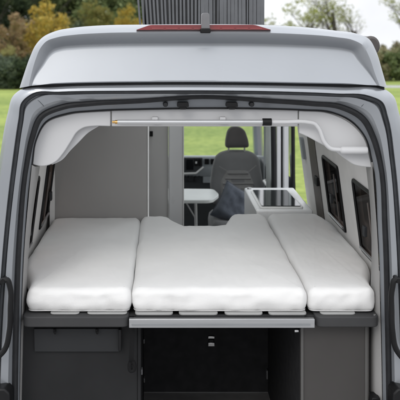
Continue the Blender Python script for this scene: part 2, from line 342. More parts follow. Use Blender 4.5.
# headliner parts
def plate(pxs, Y, t, m, name, par, bev=0.004, closed_spline=False):
    return MB().prism([(BX(a,Y), BZ(b,Y)) for a,b in pxs], Y, Y+t).build(name, m, par, bevel=bev)
gl_top = [(p.x,p.y) for p in spline([(31.5,163),(35.5,142),(45.5,123),(67.5,114.5),(110.5,110.6)],6)]
gl_bot = [(p.x,p.y) for p in spline([(110.5,126.3),(92,126.3),(84,127.6),(77.5,131.6),(70.5,142),(63,153.5),(56,161.5),(48,165.4),(40,166.2),(33,164.6)],6)]
plate(gl_top + gl_bot, 0.015, 0.03, M['lining'], 'corner_panel', van)
sh = [(p.x,p.y) for p in spline([(99,126.2),(88,133),(79,142),(70,151),(62,160),(52,165)],5)]
plate([(99,120)] + sh + [(46,160),(60,130)], 0.055, 0.03, M['lining'], 'corner_backing', van)
plate([(111.6,106.5),(298,106.5),(298,126.6),(111.6,126.4)], 0.02, 0.04, M['lining'], 'header_panel', van)
gr_top = [(p.x,p.y) for p in spline([(299,110.4),(329,113),(350.5,123),(364,137.5),(371.2,162)],6)]
gr_bot = [(p.x,p.y) for p in spline([(371.8,167.5),(362,166.6),(354,164.6),(346,159.5),(335,151.5),(320,143.5),(308,137),(299,133)],6)]
plate(gr_top + gr_bot, 0.015, 0.03, M['lining'], 'corner_panel', van)
hx = [p.x for p in r0 if abs(p.x) < 0.45]
def rr(x0,x1,y0,y1,z): return [Vector(q) for q in ((x0,y0,z),(x1,y0,z),(x1,y1,z),(x0,y1,z))]
ADDED_HATCH = ((-0.37, 0.34, 0.34, 1.30), (-0.22, 0.60, 1.85, 3.2))  # two unseen hatches, added to let daylight into the dark interior
ZR = 2.641
for x0, x1, y0, y1 in ADDED_HATCH:
    e = 0.05
    hf = MB().loft([rr(x0-.07,x1+.07,y0-.07,y1+.07,ZR-.02), rr(x0-.05,x1+.05,y0-.05,y1+.05,ZR), rr(x0,x1,y0,y1,ZR), rr(x0,x1,y0,y1,2.29), rr(x0-e,x1+e,y0-e,y1+e,2.29)], True).build('added_light_hatch', M['white'], van)
    MB().loft([rr(x0,x1,y0,y1,ZR-0.03), rr(x0+.06,x1-.06,y0+.06,y1-.06,ZR-0.022)], True).add(rr(x0+.06,x1-.06,y0+.06,y1-.06,ZR-0.022), [(0,1,2,3)]).build('added_hatch_pane', M['glass'], hf)
cuts = [0.06, 0.34, 1.30, 1.85, 3.2, 4.4]
mb = MB()
for k in range(5):
    row = [[Vector((x, y, 2.30)) for x in ((-.80, -.37, .34, .80) if k < 3 else (-.80, -.22, .60, .80))] for y in cuts[k:k+2]]
    mb.loft(row, False, (lambda a, i: i == 1) if k in (1, 3) else None)  # ceiling left open below the added hatches
mb.build('headliner', M['lining'], van, smooth=0)

# telescopic rail under the header
rail = MB().tube([P(117.5,122,-0.02), P(268,122,-0.02)], 0.0108, 14).build('curtain_rail', M['rail'], van)
MB().tube([P(268,122,-0.02)] + [P(p.x,p.y,-0.02) for p in spline([(285,122),(308,122.2),(315,124),(318.5,128),(325,143),(330,148),(341,150)],6)], 0.0100, 14).build('rail_elbow', M['lining'], rail)
MB().tube([P(112.2,122,-0.02), P(115,122,-0.02), P(115.1,122,-0.02), P(119,122,-0.02)], [0.006,0.006,0.009,0.009], 12).build('brass_end', M['brass'], rail)
MB().tube([P(262.5,122,-0.02), P(271.5,122,-0.02)], 0.0165, 14).build('clamp', M['black'], rail)
g0, g1 = P(340,150.3,-0.02), P(368,150.3,-0.02)
MB().tube([g0, g0.lerp(g1,.04), g0.lerp(g1,.10), g0.lerp(g1,.92), g0.lerp(g1,.97), g1], [0.010,0.0155,0.0175,0.0175,0.0155,0.008], 16).build('grip', M['lining'], rail)
for px in (155, 223): MB().box(BX(px-3,-.02), BX(px+3,-.02), -0.012, 0.03, BZ(122.6,-.02), BZ(117.4,-.02)).build('rail_bracket', M['lining'], rail, bevel=0.003)

# side wall linings
def wx(z): return 0.87 - 0.13*(z-1.48)
def side_wall(s, y0, y1, wins):
    zs = [0.5, 1.2, 1.50, 1.85, 2.3]
    ys = sorted([y0, y1] + [q for wv in wins for q in wv])
    cut = lambda a, i: i == 2 and any(abs(ys[a]-wv[0]) < 1e-6 for wv in wins)
    mb = MB(); mb.loft([[Vector((s*wx(z) if s > 0 else -wx(z)+0.01, y, z)) for z in zs] for y in ys], False, cut)
    mb.loft([[Vector((s*wx(z)+(0.03 if s > 0 else -0.02), y, z)) for z in zs] for y in ys], False, cut)
    e = [Vector((s*wx(z), y1, z)) for z in zs]; f = [Vector((s*wx(z)+0.09*s, y1+0.01, z)) for z in zs]; mb.loft([e, f])
    return mb.build('wall_lining', M['wall'], van)
side_wall(1, 0.10, 2.25, ((0.95, 1.37), (0.17, 0.58))); side_wall(-1, 0.10, 2.2, ((0.17, 0.66), (1.02, 1.36)))
def side_window(s, y0, y1, z0, z1, blind=False):
    def q(y, z, o): return Vector((s*(wx(z)-o) + (0.01 if s < 0 else 0), y, z))
    def ring(a, o): return [q(y, z, o) for y, z in round_rect(y0-a, y1+a, z0-a, z1+a, 0.022+max(a*.6,-0.01))]
    fr = MB().loft([ring(0.013, 0.0), ring(0.012, 0.008), ring(0.004, 0.012), ring(-0.004, 0.010), ring(-0.008, 0.002)], True).build('side_window', M['black'], van)
    rg = ring(-0.006, 0.004); MB().add(rg, [tuple(range(len(rg)))]).build('pane', M['tint'], fr)
    # blind cassette edge and guide rails of the window
    MB().tube([q(y0+0.03, z0+0.01, 0.012), q(y1-0.01, z0+0.01, 0.012)], 0.007, 8).build('sill_rail', M['alu'], fr)
    MB().tube([q(y0+0.10, z0+0.03, 0.012), q(y0+0.10, z1-0.05, 0.012)], 0.004, 8).build('blind_guide', M['taupe'], fr)
    MB().box(*sorted((q(0,z1-.1,0.02).x, q(0,z1-.1,0.004).x)), y0+0.16, y0+0.20, z0+0.12, z0+0.17).build('catch', M['greyrubber'], fr, bevel=0.003)
    return fr
def round_rect(a0, a1, b0, b1, r): return [(p.x, p.y) for p in round_poly([(a0,b0),(a1,b0),(a1,b1),(a0,b1)], r, 4)]
side_window(1, 0.95, 1.37, 1.50, 1.85); side_window(1, 0.17, 0.58, 1.50, 1.85)
side_window(-1, 0.17, 0.66, 1.50, 1.85); side_window(-1, 1.02, 1.36, 1.50, 1.85)
# dark service strip with switch on the wall, grab handle
zs = [1.2, 1.48, 1.75, 2.16]
sp = MB().loft([[Vector((wx(z)-0.004, y, z)) for z in zs] for y in (1.60, 1.86)] ).build('service_strip', M['taupe'], van)
zc = BZ(180.5, 1.66)
sw = MB().box(wx(zc)-0.020, wx(zc)-0.003, 1.61, 1.70, zc-0.028, zc+0.026).build('switch_plate', M['black'], sp, bevel=0.003)
zc = BZ(148, 2.07)
MB().loft([[Vector((wx(z)-o, y, z)) for y, z in round_rect(2.03, 2.10, zc-.075, zc+.075, 0.02)] for o in (0.0, 0.016, 0.019)] , True).add([Vector((wx(z)-0.019, y, z)) for y, z in round_rect(2.03, 2.10, zc-.075, zc+.075, 0.02)], [tuple(range(20))]).build('control_panel', M['dash'], van)

# wardrobe and partition
xr = BX(147.4, 1.43)
wd = MB().box(-0.85, xr, 1.43, 2.12, 0.55, 2.298).build('wardrobe', M['closet'], van, bevel=0.003)
MB().box(xr+0.001, xr+0.010, 1.424, 1.46, 0.56, 2.296).build('edge_strip', M['edge'], wd, bevel=0.002)
MB().box(-0.846, -0.815, 1.415, 1.4285, 1.40, 2.29).build('scribe_strip', M['wall'], wd, bevel=0.002)
pa = MB().box(-0.6, BX(168.2, 2.2), 2.2, 2.225, 0.55, 2.297).build('partition', M['panel'], van, bevel=0.002)
MB().box(BX(168.5,2.14), BX(169.3,2.14), 2.14, 2.2, 0.56, 2.296).build('edge_strip', M['edge'], pa)
MB().box(BX(169.4,2.16), BX(182.6,2.16), 2.16, 2.21, 0.55, 2.2985).build('door_post', M['white'], pa, bevel=0.003)
MB().box(BX(182.7,2.15), BX(184.0,2.15), 2.15, 2.215, 0.56, 2.2965).build('post_edge', M['edge'], pa, bevel=0.002)
c = P(151.2, 133.5, 2.19); MB().box(c.x-0.010, c.x+0.012, 2.18, 2.199, c.z-0.020, c.z+0.016).build('hinge', M['black'], pa, bevel=0.003)

# kitchen block
kx0, kx1, ky0, ky1, kz = 0.452, 0.815, 1.66, 2.42, 1.462
kb = MB().box(kx0, kx1, ky0, ky1, 0.55, kz).build('kitchen_block', M['white'], van, bevel=0.012, seg=3)
def hobq(a, Zo=0.0):
    y0, y1 = 1.70, 2.26; x0, x1 = BX(259.5,1.72)-0.0, BX(303,1.72)
    return [(x0+a, y0+a), (x1-a, y0+a), (x1-a-0.01, y1-a), (x0+a+0.002, y1-a)]
hob = MB().prism_z(round_poly(hobq(0),0.02), kz+0.0005, kz+0.012).build('hob_frame', M['edge'], kb, bevel=0.002)
MB().prism_z(round_poly(hobq(0.014),0.015), kz+0.0125, kz+0.017).build('glass_lid', M['hobglass'], kb, bevel=0.001)
MB().tube([(kx0+0.03, ky1-0.06, kz), (kx0+0.03, ky1-0.06, kz+0.012)], 0.016, 14).build('tap_cover', M['chrome'], kb)
MB().tube([(0.60,1.655,kz-0.05),(0.70,1.655,kz-0.05)], 0.006, 8).build('towel_bar', M['chrome'], kb)

# table
tz = 1.318
tx = BX(219, 2.95)
tb = round_poly([(-0.55, 2.68), (BX(212,2.68), 2.68), (tx, 2.90), (tx-0.03, 3.12), (-0.55, 3.16)], [0.01,0.06,0.06,0.05,0.01], 6)
tab = MB().prism_z(tb, tz-0.028, tz).build('dinette_table', M['table'], van, bevel=0.006)
MB().tube([(BX(195.5,2.8),2.8,tz-0.03),(BX(196,2.8)+0.01,2.8,0.62)], 0.012, 10).build('leg', M['alu'], tab)
MB().tube([(BX(186.5,2.8),2.8,tz-0.05),(BX(195,2.8),2.8,tz-0.16)], 0.006, 8).build('brace', M['alu'], tab)

# front passenger seat, turned to face the living area
SY = 3.45
def seat():
    root = bpy.data.objects.new('passenger_seat', None); col.objects.link(root); root.parent = van
    root.location = (0.5, SY-2.5, 0.75)
    def lf(outline, Y, t, m, name, puff=0.02, tilt=0.0):
        poly = [(p.x,p.y) for p in round_poly([(BX(a,Y),BZ(b,Y)) for a,b in outline], 0.03, 4)]
        cx = sum(p[0] for p in poly)/len(poly); cz = sum(p[1] for p in poly)/len(poly); z0 = min(p[1] for p in poly)
        def ring(s, y): return [Vector((cx+(x-cx)*s, Y+y+(z-z0)*tilt, cz+(z-cz)*s)) for x,z in poly]
        mb = MB().loft([ring(.90,t), ring(.97,t*.9), ring(1.0,t*.6), ring(1.0,t*.3), ring(.985,t*.12), ring(.95,0.02*t), ring(.88,-puff*.55), ring(.6,-puff), ring(.25,-puff*1.1)], True)
        n = len(poly); o = len(mb.v)-n; mb.f.append(tuple(range(o, o+n))); mb.f.append(tuple(range(n)))
        return mb.build(name, m, root, smooth=60)
    lf([(213,205),(210.5,185),(213,168),(216,158),(221,154),(229,151.8),(246,151.8),(254,154),(259.5,158.5),(261.5,168),(264,186),(262,208)], SY, 0.13, M['seat'], 'backrest', 0.015, 0.08)
    ins = lf([(221,210),(220.5,182),(227,171),(248.5,171),(254,182),(254,210)], SY-0.026, 0.05, M['seat_insert'], 'backrest_insert', 0.012, 0.08)
    for k in range(7):
        z = BZ(173+k*5, SY); w = BX(248,SY)-BX(228,SY) + min(k,2)*0.045
        MB().tube([(BX(238,SY)-w/2, SY-0.040+(z-BZ(210,SY))*0.08, z), (BX(238,SY)+w/2, SY-0.040+(z-BZ(210,SY))*0.08, z)], 0.0065, 8).build('stitch_roll', M['seat_insert'], root)
    MB().tube([(BX(219,SY),SY-0.018,BZ(166,SY)),(BX(227,SY),SY-0.036,BZ(170.5,SY)),(BX(249,SY),SY-0.036,BZ(170.5,SY)),(BX(256,SY),SY-0.018,BZ(165,SY))], 0.003, 6).build('seam', M['seat_insert'], root)
    lf([(225.5,148.3),(225.5,142),(227.5,132),(231,127.8),(236,126.8),(241,127.8),(245.5,131),(248.8,141),(249.6,148)], SY+0.02, 0.10, M['headrest'], 'headrest', 0.02, 0.05)
    for px in (229.3, 245.3): MB().tube([(BX(px,SY),SY+0.06,BZ(155,SY)),(BX(px,SY),SY+0.06,BZ(146,SY))], 0.008, 8).build('headrest_post', M['chrome'], root)
    # cushion
    cz = 1.07
    poly = round_poly([(0.26,2.93),(0.74,2.93),(0.75,3.5),(0.25,3.5)], 0.09, 5)
    cx, cy = 0.5, 3.2
    def ring(s, z): return [Vector((cx+(p.x-cx)*s, cy+(p.y-cy)*s, z)) for p in poly]
    mb = MB().loft([ring(.93,cz-.16), ring(1,cz-.13), ring(1.01,cz-.06), ring(.98,cz-.015), ring(.9,cz+.01), ring(.5,cz), ring(.2,cz-.003)], True)
    n = len(poly); mb.f.append(tuple(range(len(mb.v)-n, len(mb.v)))); mb.f.append(tuple(range(n))); mb.build('seat_cushion', M['seat'], root, smooth=60)
    MB().box(0.3,0.7,3.05,3.5,0.72,0.92).build('seat_base', M['black'], root, bevel=0.01)
seat()

# dashboard and cab
dY = 4.62
zf, zb = BZ(156.6, dY), BZ(155.4, 5.2)
da = MB().loft([[Vector((x, y, z)) for y, z in ((dY+.02,1.15),(dY,1.2),(dY,zf-.03),(dY+.03,zf),(5.2,zb),(5.2,1.15))] for x in (-0.85, 0.0, 0.88)]).build('dashboard', M['dash'], van, bevel=0.015, seg=3)
MB().prism([(BX(150,4.6),BZ(157.5,4.6)),(BX(202.5,4.6),BZ(157.5,4.6)),(BX(202.5,4.6),BZ(166,4.6)),(BX(196,4.6),BZ(172.5,4.6)),(BX(150,4.6),BZ(173,4.6))], 4.588, 4.63).build('centre_console', M['dashdark'], da, bevel=0.006)
MB().box(BX(186,4.58),BX(193.5,4.58),4.578,4.587,BZ(170,4.58),BZ(159,4.58)).build('screen', M['screen'], da, bevel=0.003)
for px in (196.2,200):
    v = MB().box(BX(px-1.5,4.58),BX(px+1.5,4.58),4.575,4.587,BZ(166,4.58),BZ(159,4.58)).build('air_vent', M['black'], da, bevel=0.003)
MB().box(BX(195.4,4.57),BX(197,4.57),4.570,4.5745,BZ(163.6,4.57),BZ(161.6,4.57)).build('button', M['edge'], da)
MB().tube([P(183,173.6,4.58),P(196,173.2,4.58),P(203.5,167,4.58)], 0.010, 8).build('console_trim', M['edge'], da)
MB().box(-0.85,0.88,4.66,5.1,0.45,1.149).build('lower_dash', M['dashdark'], da, bevel=0.01)
for px, py in ((185,175.8),(188.5,175.6),(192,175.5),(195.5,175.4),(199,175)):
    MB().box(BX(px-1.1,4.64),BX(px+1.1,4.64),4.638,4.66,BZ(176.6,4.64),BZ(174.8,4.64)).build('button', M['greyrubber'], da, bevel=0.002)
for px in (207, 213):
    av = MB().box(BX(px-2.2,4.6),BX(px+2.2,4.6),4.606,4.63,BZ(164.5,4.6),BZ(159,4.6)).build('air_vent', M['black'], da, bevel=0.004)
for px, r_ in ((186,.022),(191,.028),(197,.022)):
    c = P(px,178.5,4.65); MB().tube([c, c+Vector((0,-0.02,0))], r_, 14).build('heater_knob', M['greyrubber'], da)
MB().box(BX(203,4.64),BX(218,4.64),4.64,4.66,BZ(183,4.64),BZ(176.5,4.64)).build('glovebox', M['dash'], da, bevel=0.005)
# right hand cab: door, pillars
MB().tube([(0.865,4.25,2.2),(0.885,4.30,1.0)], [0.04,0.05], 8).build('front_pillar', M['dash'], van)
dp = MB().box(0.84,0.90,3.35,4.6,0.6,1.34).build('cab_door_panel', M['dashdark'], van, bevel=0.02)
MB().tube([(0.835,3.7,1.22),(0.80,3.75,1.22),(0.80,4.0,1.22),(0.835,4.05,1.22)], 0.014, 8).build('door_pull', M['edge'], dp)
MB().box(-0.90,-0.84,3.35,4.6,0.6,1.34).build('cab_door_panel', M['dashdark'], van, bevel=0.02)
for sx in (-0.93, 0.93):
    MB().add([(sx,3.45,1.36),(sx,4.5,1.36),(sx*0.94,4.5,2.12),(sx*0.94,3.45,2.12)], [(0,1,2,3)]).build('door_window', M['glass'], van)
bY = 3.20
post = MB().box(BX(276.5,bY),BX(281,bY),bY,bY+0.12,0.6,2.29).build('door_pillar', M['post'], van, bevel=0.008)
MB().box(BX(281.2,bY),BX(282.8,bY),bY+0.02,bY+0.1,0.6,2.289).build('pillar_gap', M['black'], post)
MB().box(BX(283,bY),BX(288.8,bY),bY-0.01,bY+0.13,0.6,2.2895).build('pillar_face', M['post'], post, bevel=0.012)
MB().tube([(BX(291,bY),bY-0.01,2.29),(BX(291,bY)+0.015,bY-0.01,1.8),(BX(291.3,bY)+0.02,bY-0.01,0.6)], 0.016, 8).build('pillar_seal', M['rubber'], post)
MB().tube([(BX(273.8,bY)-0.01,bY,2.29),(BX(274.5,bY)+0.005,bY,0.6)], 0.022, 8).build('pillar_seal', M['rubber'], post)
MB().box(BX(266,3.6),BX(271.5,3.6),3.55,3.62,0.62,2.28).build('belt_pillar_trim', mat('pillar_trim_grey',(0.45,0.48,0.48),0.6), van, bevel=0.02)

# ---- bed platform and lockers
fl = MB().box(-0.88, 0.88, -0.02, 4.6, 0.45, 0.51).build('floor', M['floor'], van)
bp = MB().box(-0.86, 0.86, 0.01, 1.40, 1.335, 1.350).build('bed_base', M['board'], van)
ax0, ax1 = BX(129,-.05), BX(314.8,-.05)
al = MB().box(ax0, ax1, -0.05, -0.025, BZ(328,-.05), BZ(319.3,-.05)).build('front_rail', M['alu'], bp, bevel=0.002)
MB().box(ax0+0.012, ax1-0.02, -0.056, -0.0505, BZ(325.3,-.05), BZ(324.0,-.05)).build('groove_shade_strip', mat('groove_shadow_metal',(0.30,0.31,0.32),0.4,0.8), bp)  # raised strip in darker metal, painted shade of a groove
MB().box(ax0+0.03, ax1-0.04, -0.024, 0.0, BZ(324,-.03), BZ(316.4,-.03)).build('front_beam', M['dark'], bp, bevel=0.002)
def slat(p0, p1, y_lo, y_hi, Y0=-0.018):
    MB().prism_z(round_poly([(BX(p0,Y0),Y0),(BX(p1,Y0),Y0),(BX(p1,Y0),1.2),(BX(p0,Y0),1.2)],0.02,4), BZ(y_lo,Y0), BZ(y_hi,Y0)).build('slat', M['slat'], bp, bevel=0.003)
for a, b in ((135,173),(179,218),(225,263),(269,307)): slat(a, b, 315.6, 313.3)
for a, b in ((50,79),(87,127)): slat(a, b, 314.9, 313.4)
slat(321, 356, 315.2, 313.4)
def shelf(p0, p1, ry):
    poly = round_poly([(BX(p0,-.045),-0.045),(BX(p1,-.045),-0.045),(BX(p1,-.045),0.2),(BX(p0,-.045),0.2)], [0.035,0.035,0,0], 6)
    return MB().prism_z(poly, BZ(327.4,-.045), BZ(317.0,-.045)).build('bed_shelf', M['board'], bp, bevel=0.005, seg=3)
shelf(22.5, 128.5, 0); shelf(316, 379.5, 0)
c = P(374.5,317.6,-0.02); MB().tube([(c.x,c.y,BZ(317,-.045)-.001),(c.x,c.y,BZ(317,-.045)+0.004)], 0.006, 12).build('screw', M['screw'], bp)
lc = MB().box(BX(21,.05), BX(137.5,.05), 0.05, 0.07, 0.52, 1.30).build('locker_front', M['dark'], van, bevel=0.002)
MB().prism([(BX(34.5,.04),BZ(351.5,.04)),(BX(119,.04),BZ(351.5,.04)),(BX(119.5,.04),BZ(328.5,.04)),(BX(34,.04),BZ(328.5,.04))], 0.036, 0.0485).build('drop_flap', M['flap'], lc, bevel=0.002)
for px in (54.8, 97):
    h = P(px, 329, 0.03); MB().tube([h, P(px,331.6,0.03), P(px+.3,333,0.022), P(px+.4,332.4,0.014)], 0.006, 8).build('flap_hook', M['black'], lc)
MB().box(BX(118.5,.03),BX(121.5,.03),0.015,0.045,BZ(350,.03),BZ(328.5,.03)).build('flap_stay', M['black'], lc, bevel=0.003)
dv = MB().box(BX(137.6,.045), BX(140.8,.045), 0.045, 1.14, 0.52, 1.315).build('locker_divider', M['dark'], van, bevel=0.002)
MB().box(BX(140.9,.3),BX(268.3,1.14)+0.0,1.14,1.16,0.52,1.33).build('locker_back', M['void'], van)
x300 = BX(300,.045)
MB().box(x300, x300+0.02, 0.05, 1.14, 0.52, 1.33).build('locker_divider', M['void'], van)
rcab = MB().box(x300, BX(368.5,.045), 0.03, 0.048, 0.52, 1.312).build('locker_front', M['brown'], van, bevel=0.002)
MB().box(x300+0.0005, x300+0.012, 0.022, 0.0295, 0.52, 1.31).build('edge_strip', M['brownedge'], rcab, bevel=0.001)
MB().box(BX(364.8,.03),BX(367.6,.03), 0.024, 0.0295, 0.52, 1.31).build('edge_strip', M['brownedge'], rcab, bevel=0.001)
# hardware in the locker
c = P(211.3, 341, 1.13)
k = MB().box(c.x-0.020,c.x+0.020,1.122,1.139,c.z-0.030,c.z-0.006).build('locker_latch', M['chrome'], van, bevel=0.003)
MB().box(c.x-0.014,c.x+0.014,1.118,1.139,c.z-0.004,c.z+0.012).build('latch_lever', M['black'], k, bevel=0.003)
MB().box(c.x-0.020,c.x+0.020,1.124,1.139,c.z+0.014,c.z+0.030).build('latch_keeper', M['chrome'], k, bevel=0.003)
for px,py,Y in ((145.2,340.5,0.9),(141.6,371,0.1),(146.5,379.5,1.0)):
    c = P(px,py,Y); x = BX(140.8,.045)
    h = MB().box(x+0.0005,x+0.007,Y-0.016,Y+0.016,c.z-0.012,c.z+0.012).build('hinge_plate', M['camgrey'], van, bevel=0.002)
c = P(297,330.5,0.06); MB().box(c.x-0.012,c.x+0.008,0.052,0.08,c.z-0.006,c.z+0.006).build('bolt', M['chrome'], van, bevel=0.002)
c = P(267.5,375,1.1); MB().box(c.x-0.004,c.x+0.004,1.11,1.139,c.z-0.03,c.z+0.02).build('bolt', M['camgrey'], van, bevel=0.002)
# pull strap hanging between the beds
pts = [P(p.x,p.y,-0.012) for p in spline([(131.8,316),(132.4,330),(132,346),(131.3,358),(131.2,364)],5)]
mb = MB(); mb.loft([[p+Vector((-0.011,0,0)) for p in pts],[p+Vector((-0.011,0.003,0)) for p in pts],[p+Vector((0.011,0.003,0)) for p in pts],[p+Vector((0.011,0,0)) for p in pts],[p+Vector((-0.011,0,0)) for p in pts]])
stp = mb.build('pull_strap', M['strap'], van)
MB().tube([P(p.x,p.y,-0.02) for p in spline([(130.5,362),(129.6,366),(131,371),(133,370.5),(134.5,367),(133,361)],4)], 0.0095, 8).build('strap_loop', M['strap'], stp)

# ------------------------------------------------------------------ mattresses (each lies on the bed base: own things)
ZB, ZT = 1.3665, 1.472
def bedpt(px, py, Z=ZT):
    d = (CZ - Z) * FPX / (py - VY); return (CX + (px - VX) * d / FPX, CY + d)
def mattress(outline, rads, seed, label, crown=0.012):
    poly = round_poly(outline, rads, 6)
    dense = []
    for i, p in enumerate(poly):
        q = poly[(i+1) % len(poly)]; n = max(1, int((q-p).length/0.014))
        dense += [p.lerp(q, k/n) for k in range(n)]
    poly = dense; n = len(poly)
    c = Vector((sum(p.x for p in poly)/n, sum(p.y for p in poly)/n))
    # inward normals for the edge roll
    area = sum(poly[i].x*poly[(i+1)%n].y - poly[(i+1)%n].x*poly[i].y for i in range(n))
    nrm = []
    for i in range(n):
        t = (poly[(i+1)%n] - poly[i-1]).normalized(); nv = Vector((-t.y, t.x)); nrm.append(nv if area > 0 else -nv)
    def off(a, z): return [Vector((poly[i].x+nrm[i].x*a, poly[i].y+nrm[i].y*a, z)) for i in range(n)]
    h = ZT - ZB; r = 0.036
    loops = [off(0.022, ZB), off(0.008, ZB+0.006), off(0.001, ZB+0.018), off(-0.004, ZB+h*0.35), off(-0.004, ZB+h*0.5)]
    for k in range(7):
        a = math.pi/2*k/6; loops.append(off(r*(1-math.cos(a))-0.003, ZT - r + r*math.sin(a)))
    base = off(r-0.003, ZT); N = 20
    for k in range(1, N):
        t = k/N; loops.append([Vector((p.x+(c.x-p.x)*t, p.y+(c.y-p.y)*t, ZT + crown*(1-(1-t)**2))) for p in base])
    mb = MB(); mb.loft(loops, True)
    o = len(mb.v); mb.v.append((c.x, c.y, ZT+crown)); last = o - n
    for i in range(n): mb.f.append((last+i, last+(i+1)%n, o))
    mb.f.append(tuple(range(n-1,-1,-1)))
    corners = [Vector(q) for q in outline]
    vs = []
    for v in mb.v:
        p = Vector(v); top = max(0.0, min(1.0, (p.z-ZB)/0.05))
        w = noise.noise(Vector((p.x*5+seed, p.y*4, p.z*6)))*0.006 + noise.noise(Vector((p.x*17+seed, p.y*9, p.z*14)))*0.003
        fold = abs(noise.noise(Vector((p.x*26+seed*3, p.y*7, p.z*22))))*0.004
        side = 1.0 if p.z < ZT-0.012 else 0.0
        near = max(0.0, 1-min((p-Vector((q_.x, q_.y, p.z))).length for q_ in corners)/0.16)
        pl = (noise.noise(Vector((p.x*55+seed, p.y*55, p.z*12+p.x*20)))*0.0035*(0.35+near) + noise.noise(Vector((p.x*22-p.z*30, p.y*22, p.z*34+seed)))*0.004*(0.4+near))
        e = 1.0 if p.z < ZT-0.004 else 0.55
        vs.append((p.x + noise.noise(Vector((p.x*7, p.y*7, p.z*20+seed)))*0.004, p.y + (noise.noise(Vector((p.x*12+seed, p.y*5, p.z*25)))*0.007 + noise.noise(Vector((p.x*34+seed, p.y*8, p.z*18)))*0.0045*(1 if p.z < ZT-0.03 else 0.4))*e + pl*(0.15+0.7*side)*top, p.z + pl*0.5*(1-side)*near + (w - fold)*top*e))
    mb.v = vs
    off0 = bpy.data.objects.new('mattress', None); col.objects.link(off0); off0.location = (c.x, c.y, ZB)
    tag(off0, label, 'mattress', 'bed mattresses')
    mb.build('cover', M['mattress'], off0, smooth=80)
    MB().tube([Vector((poly[i].x + nrm[i].x*0.006 , poly[i].y + nrm[i].y*0.006, ZB+0.006+noise.noise(Vector((poly[i].x*6, poly[i].y*6, seed)))*0.003)) for i in list(range(n))+[0]], 0.0020, 6, False).build('piping', M['welt'], off0)
    return off0
fy = 0.0
mattress([(BX(26.5,fy),fy), (BX(130.8,fy),fy), bedpt(140.3,216.6), (-0.825,1.425), (-0.85,0.42), (BX(26.5,fy),0.16)], [0.04,0.04,0.04,0.05,0.1,0.08], 1.3,
         'narrow white mattress lying in front of the grey wardrobe')
a = [(BX(132.4,fy),fy), (BX(307.6,fy),fy), bedpt(265.6,215), bedpt(263,212.6), bedpt(231,213), bedpt(224.5,224.6), bedpt(176.5,225), bedpt(170,215.2), bedpt(141.3,216)]
mattress(a, [0.04,0.04,0.02,0.03,0.05,0.06,0.06,0.07,0.045], 5.7, 'wide white middle mattress with a notch cut in its far edge')
mattress([(BX(308.6,fy),fy), (BX(375.5,fy),fy), (BX(376,fy),0.16), (0.86,0.40), (0.862,1.30), (0.82,1.545), bedpt(267,212.8)], [0.04,0.04,0.08,0.08,0.1,0.05,0.045], 9.1,
         'tapering white mattress under the dark side windows', crown=0.008)

# loose cushion on the seat
def pillow():
    o = thing('scatter_cushion', (0.47, 3.1, 1.085), 'dark blue grey scatter cushion leaning on the passenger seat', 'cushion')
    n = 22; vs = []; L = 0.155
    Mx = Matrix.Translation(P(235.5, 206.5, 3.14)) @ Matrix.Rotation(R(6), 4, 'Z') @ Matrix.Rotation(R(-14), 4, 'X') @ Matrix.Rotation(R(29), 4, 'Y')
    mb = MB()
    for s in (-1, 1):
        g = []
        for i in range(n+1):
            row = []
            for j in range(n+1):
                u, v = 2*i/n-1, 2*j/n-1
                pin = 1 - 0.10*(1-u*u)*abs(v)**2 ; pin2 = 1 - 0.10*(1-v*v)*abs(u)**2
                t = (max(0,1-u**4)*max(0,1-v**4))**0.55
                wr = (noise.noise(Vector((u*2.4+s, v*2.4, 2)))*0.020 - abs(noise.noise(Vector((u*4+v*2, v*1.5-u*3, 7))))*0.022)*t
                row.append(Mx @ Vector((u*L*pin2, s*0.078*t + s*wr, v*L*pin)))
            g.append(row)
        mb.loft(g)
    mb.build('cushion_cover', M['cushion'], o, smooth=80)
    ed = [Mx @ Vector((u*L*(1-0.10*(1-v*v)*abs(u)**2), 0, v*L*(1-0.10*(1-u*u)*abs(v)**2))) for u, v in
          [(-1+2*k/12,-1) for k in range(12)]+[(1,-1+2*k/12) for k in range(12)]+[(1-2*k/12,1) for k in range(12)]+[(-1,1-2*k/12) for k in range(13)]]
    MB().tube(ed, 0.005, 6, False).build('piping', M['cushion'], o)
pillow()

# ------------------------------------------------------------------ ground, road, trees
def gz(x, y):
    z = -0.0445*max(0, y-3) if y < 125 else -0.0445*122 - 0.13*(y-125)
    return z
gm, nt, b = nodes_of('meadow_grass')
tc = nt.nodes.new('ShaderNodeTexCoord')
n1 = nt.nodes.new('ShaderNodeTexNoise'); n1.inputs['Scale'].default_value = 0.22; n1.inputs['Detail'].default_value = 8
n2 = nt.nodes.new('ShaderNodeTexNoise'); n2.inputs['Scale'].default_value = 5; n2.inputs['Detail'].default_value = 6
n3 = nt.nodes.new('ShaderNodeTexNoise'); n3.inputs['Scale'].default_value = 60; n3.inputs['Detail'].default_value = 4
mp = nt.nodes.new('ShaderNodeMapping'); mp.inputs['Scale'].default_value = (0.4, 1.0, 1)
nt.links.new(tc.outputs['Object'], mp.inputs['Vector']); nt.links.new(mp.outputs['Vector'], n1.inputs['Vector'])
for q in (n2, n3): nt.links.new(tc.outputs['Object'], q.inputs['Vector'])
ra = ramp(nt, [(0.36, (0.15,0.215,0.05)), (0.64, (0.30,0.36,0.09))]); nt.links.new(n1.outputs['Fac'], ra.inputs['Fac'])
rb = ramp(nt, [(0.36, (0.085,0.135,0.03)), (0.64, (0.37,0.42,0.13))]); nt.links.new(n2.outputs['Fac'], rb.inputs['Fac'])
mx = nt.nodes.new('ShaderNodeMix'); mx.data_type = 'RGBA'; mx.inputs['Factor'].default_value = 0.4
nt.links.new(ra.outputs['Color'], mx.inputs['A']); nt.links.new(rb.outputs['Color'], mx.inputs['B']); nt.links.new(mx.outputs['Result'], b.inputs['Base Color'])
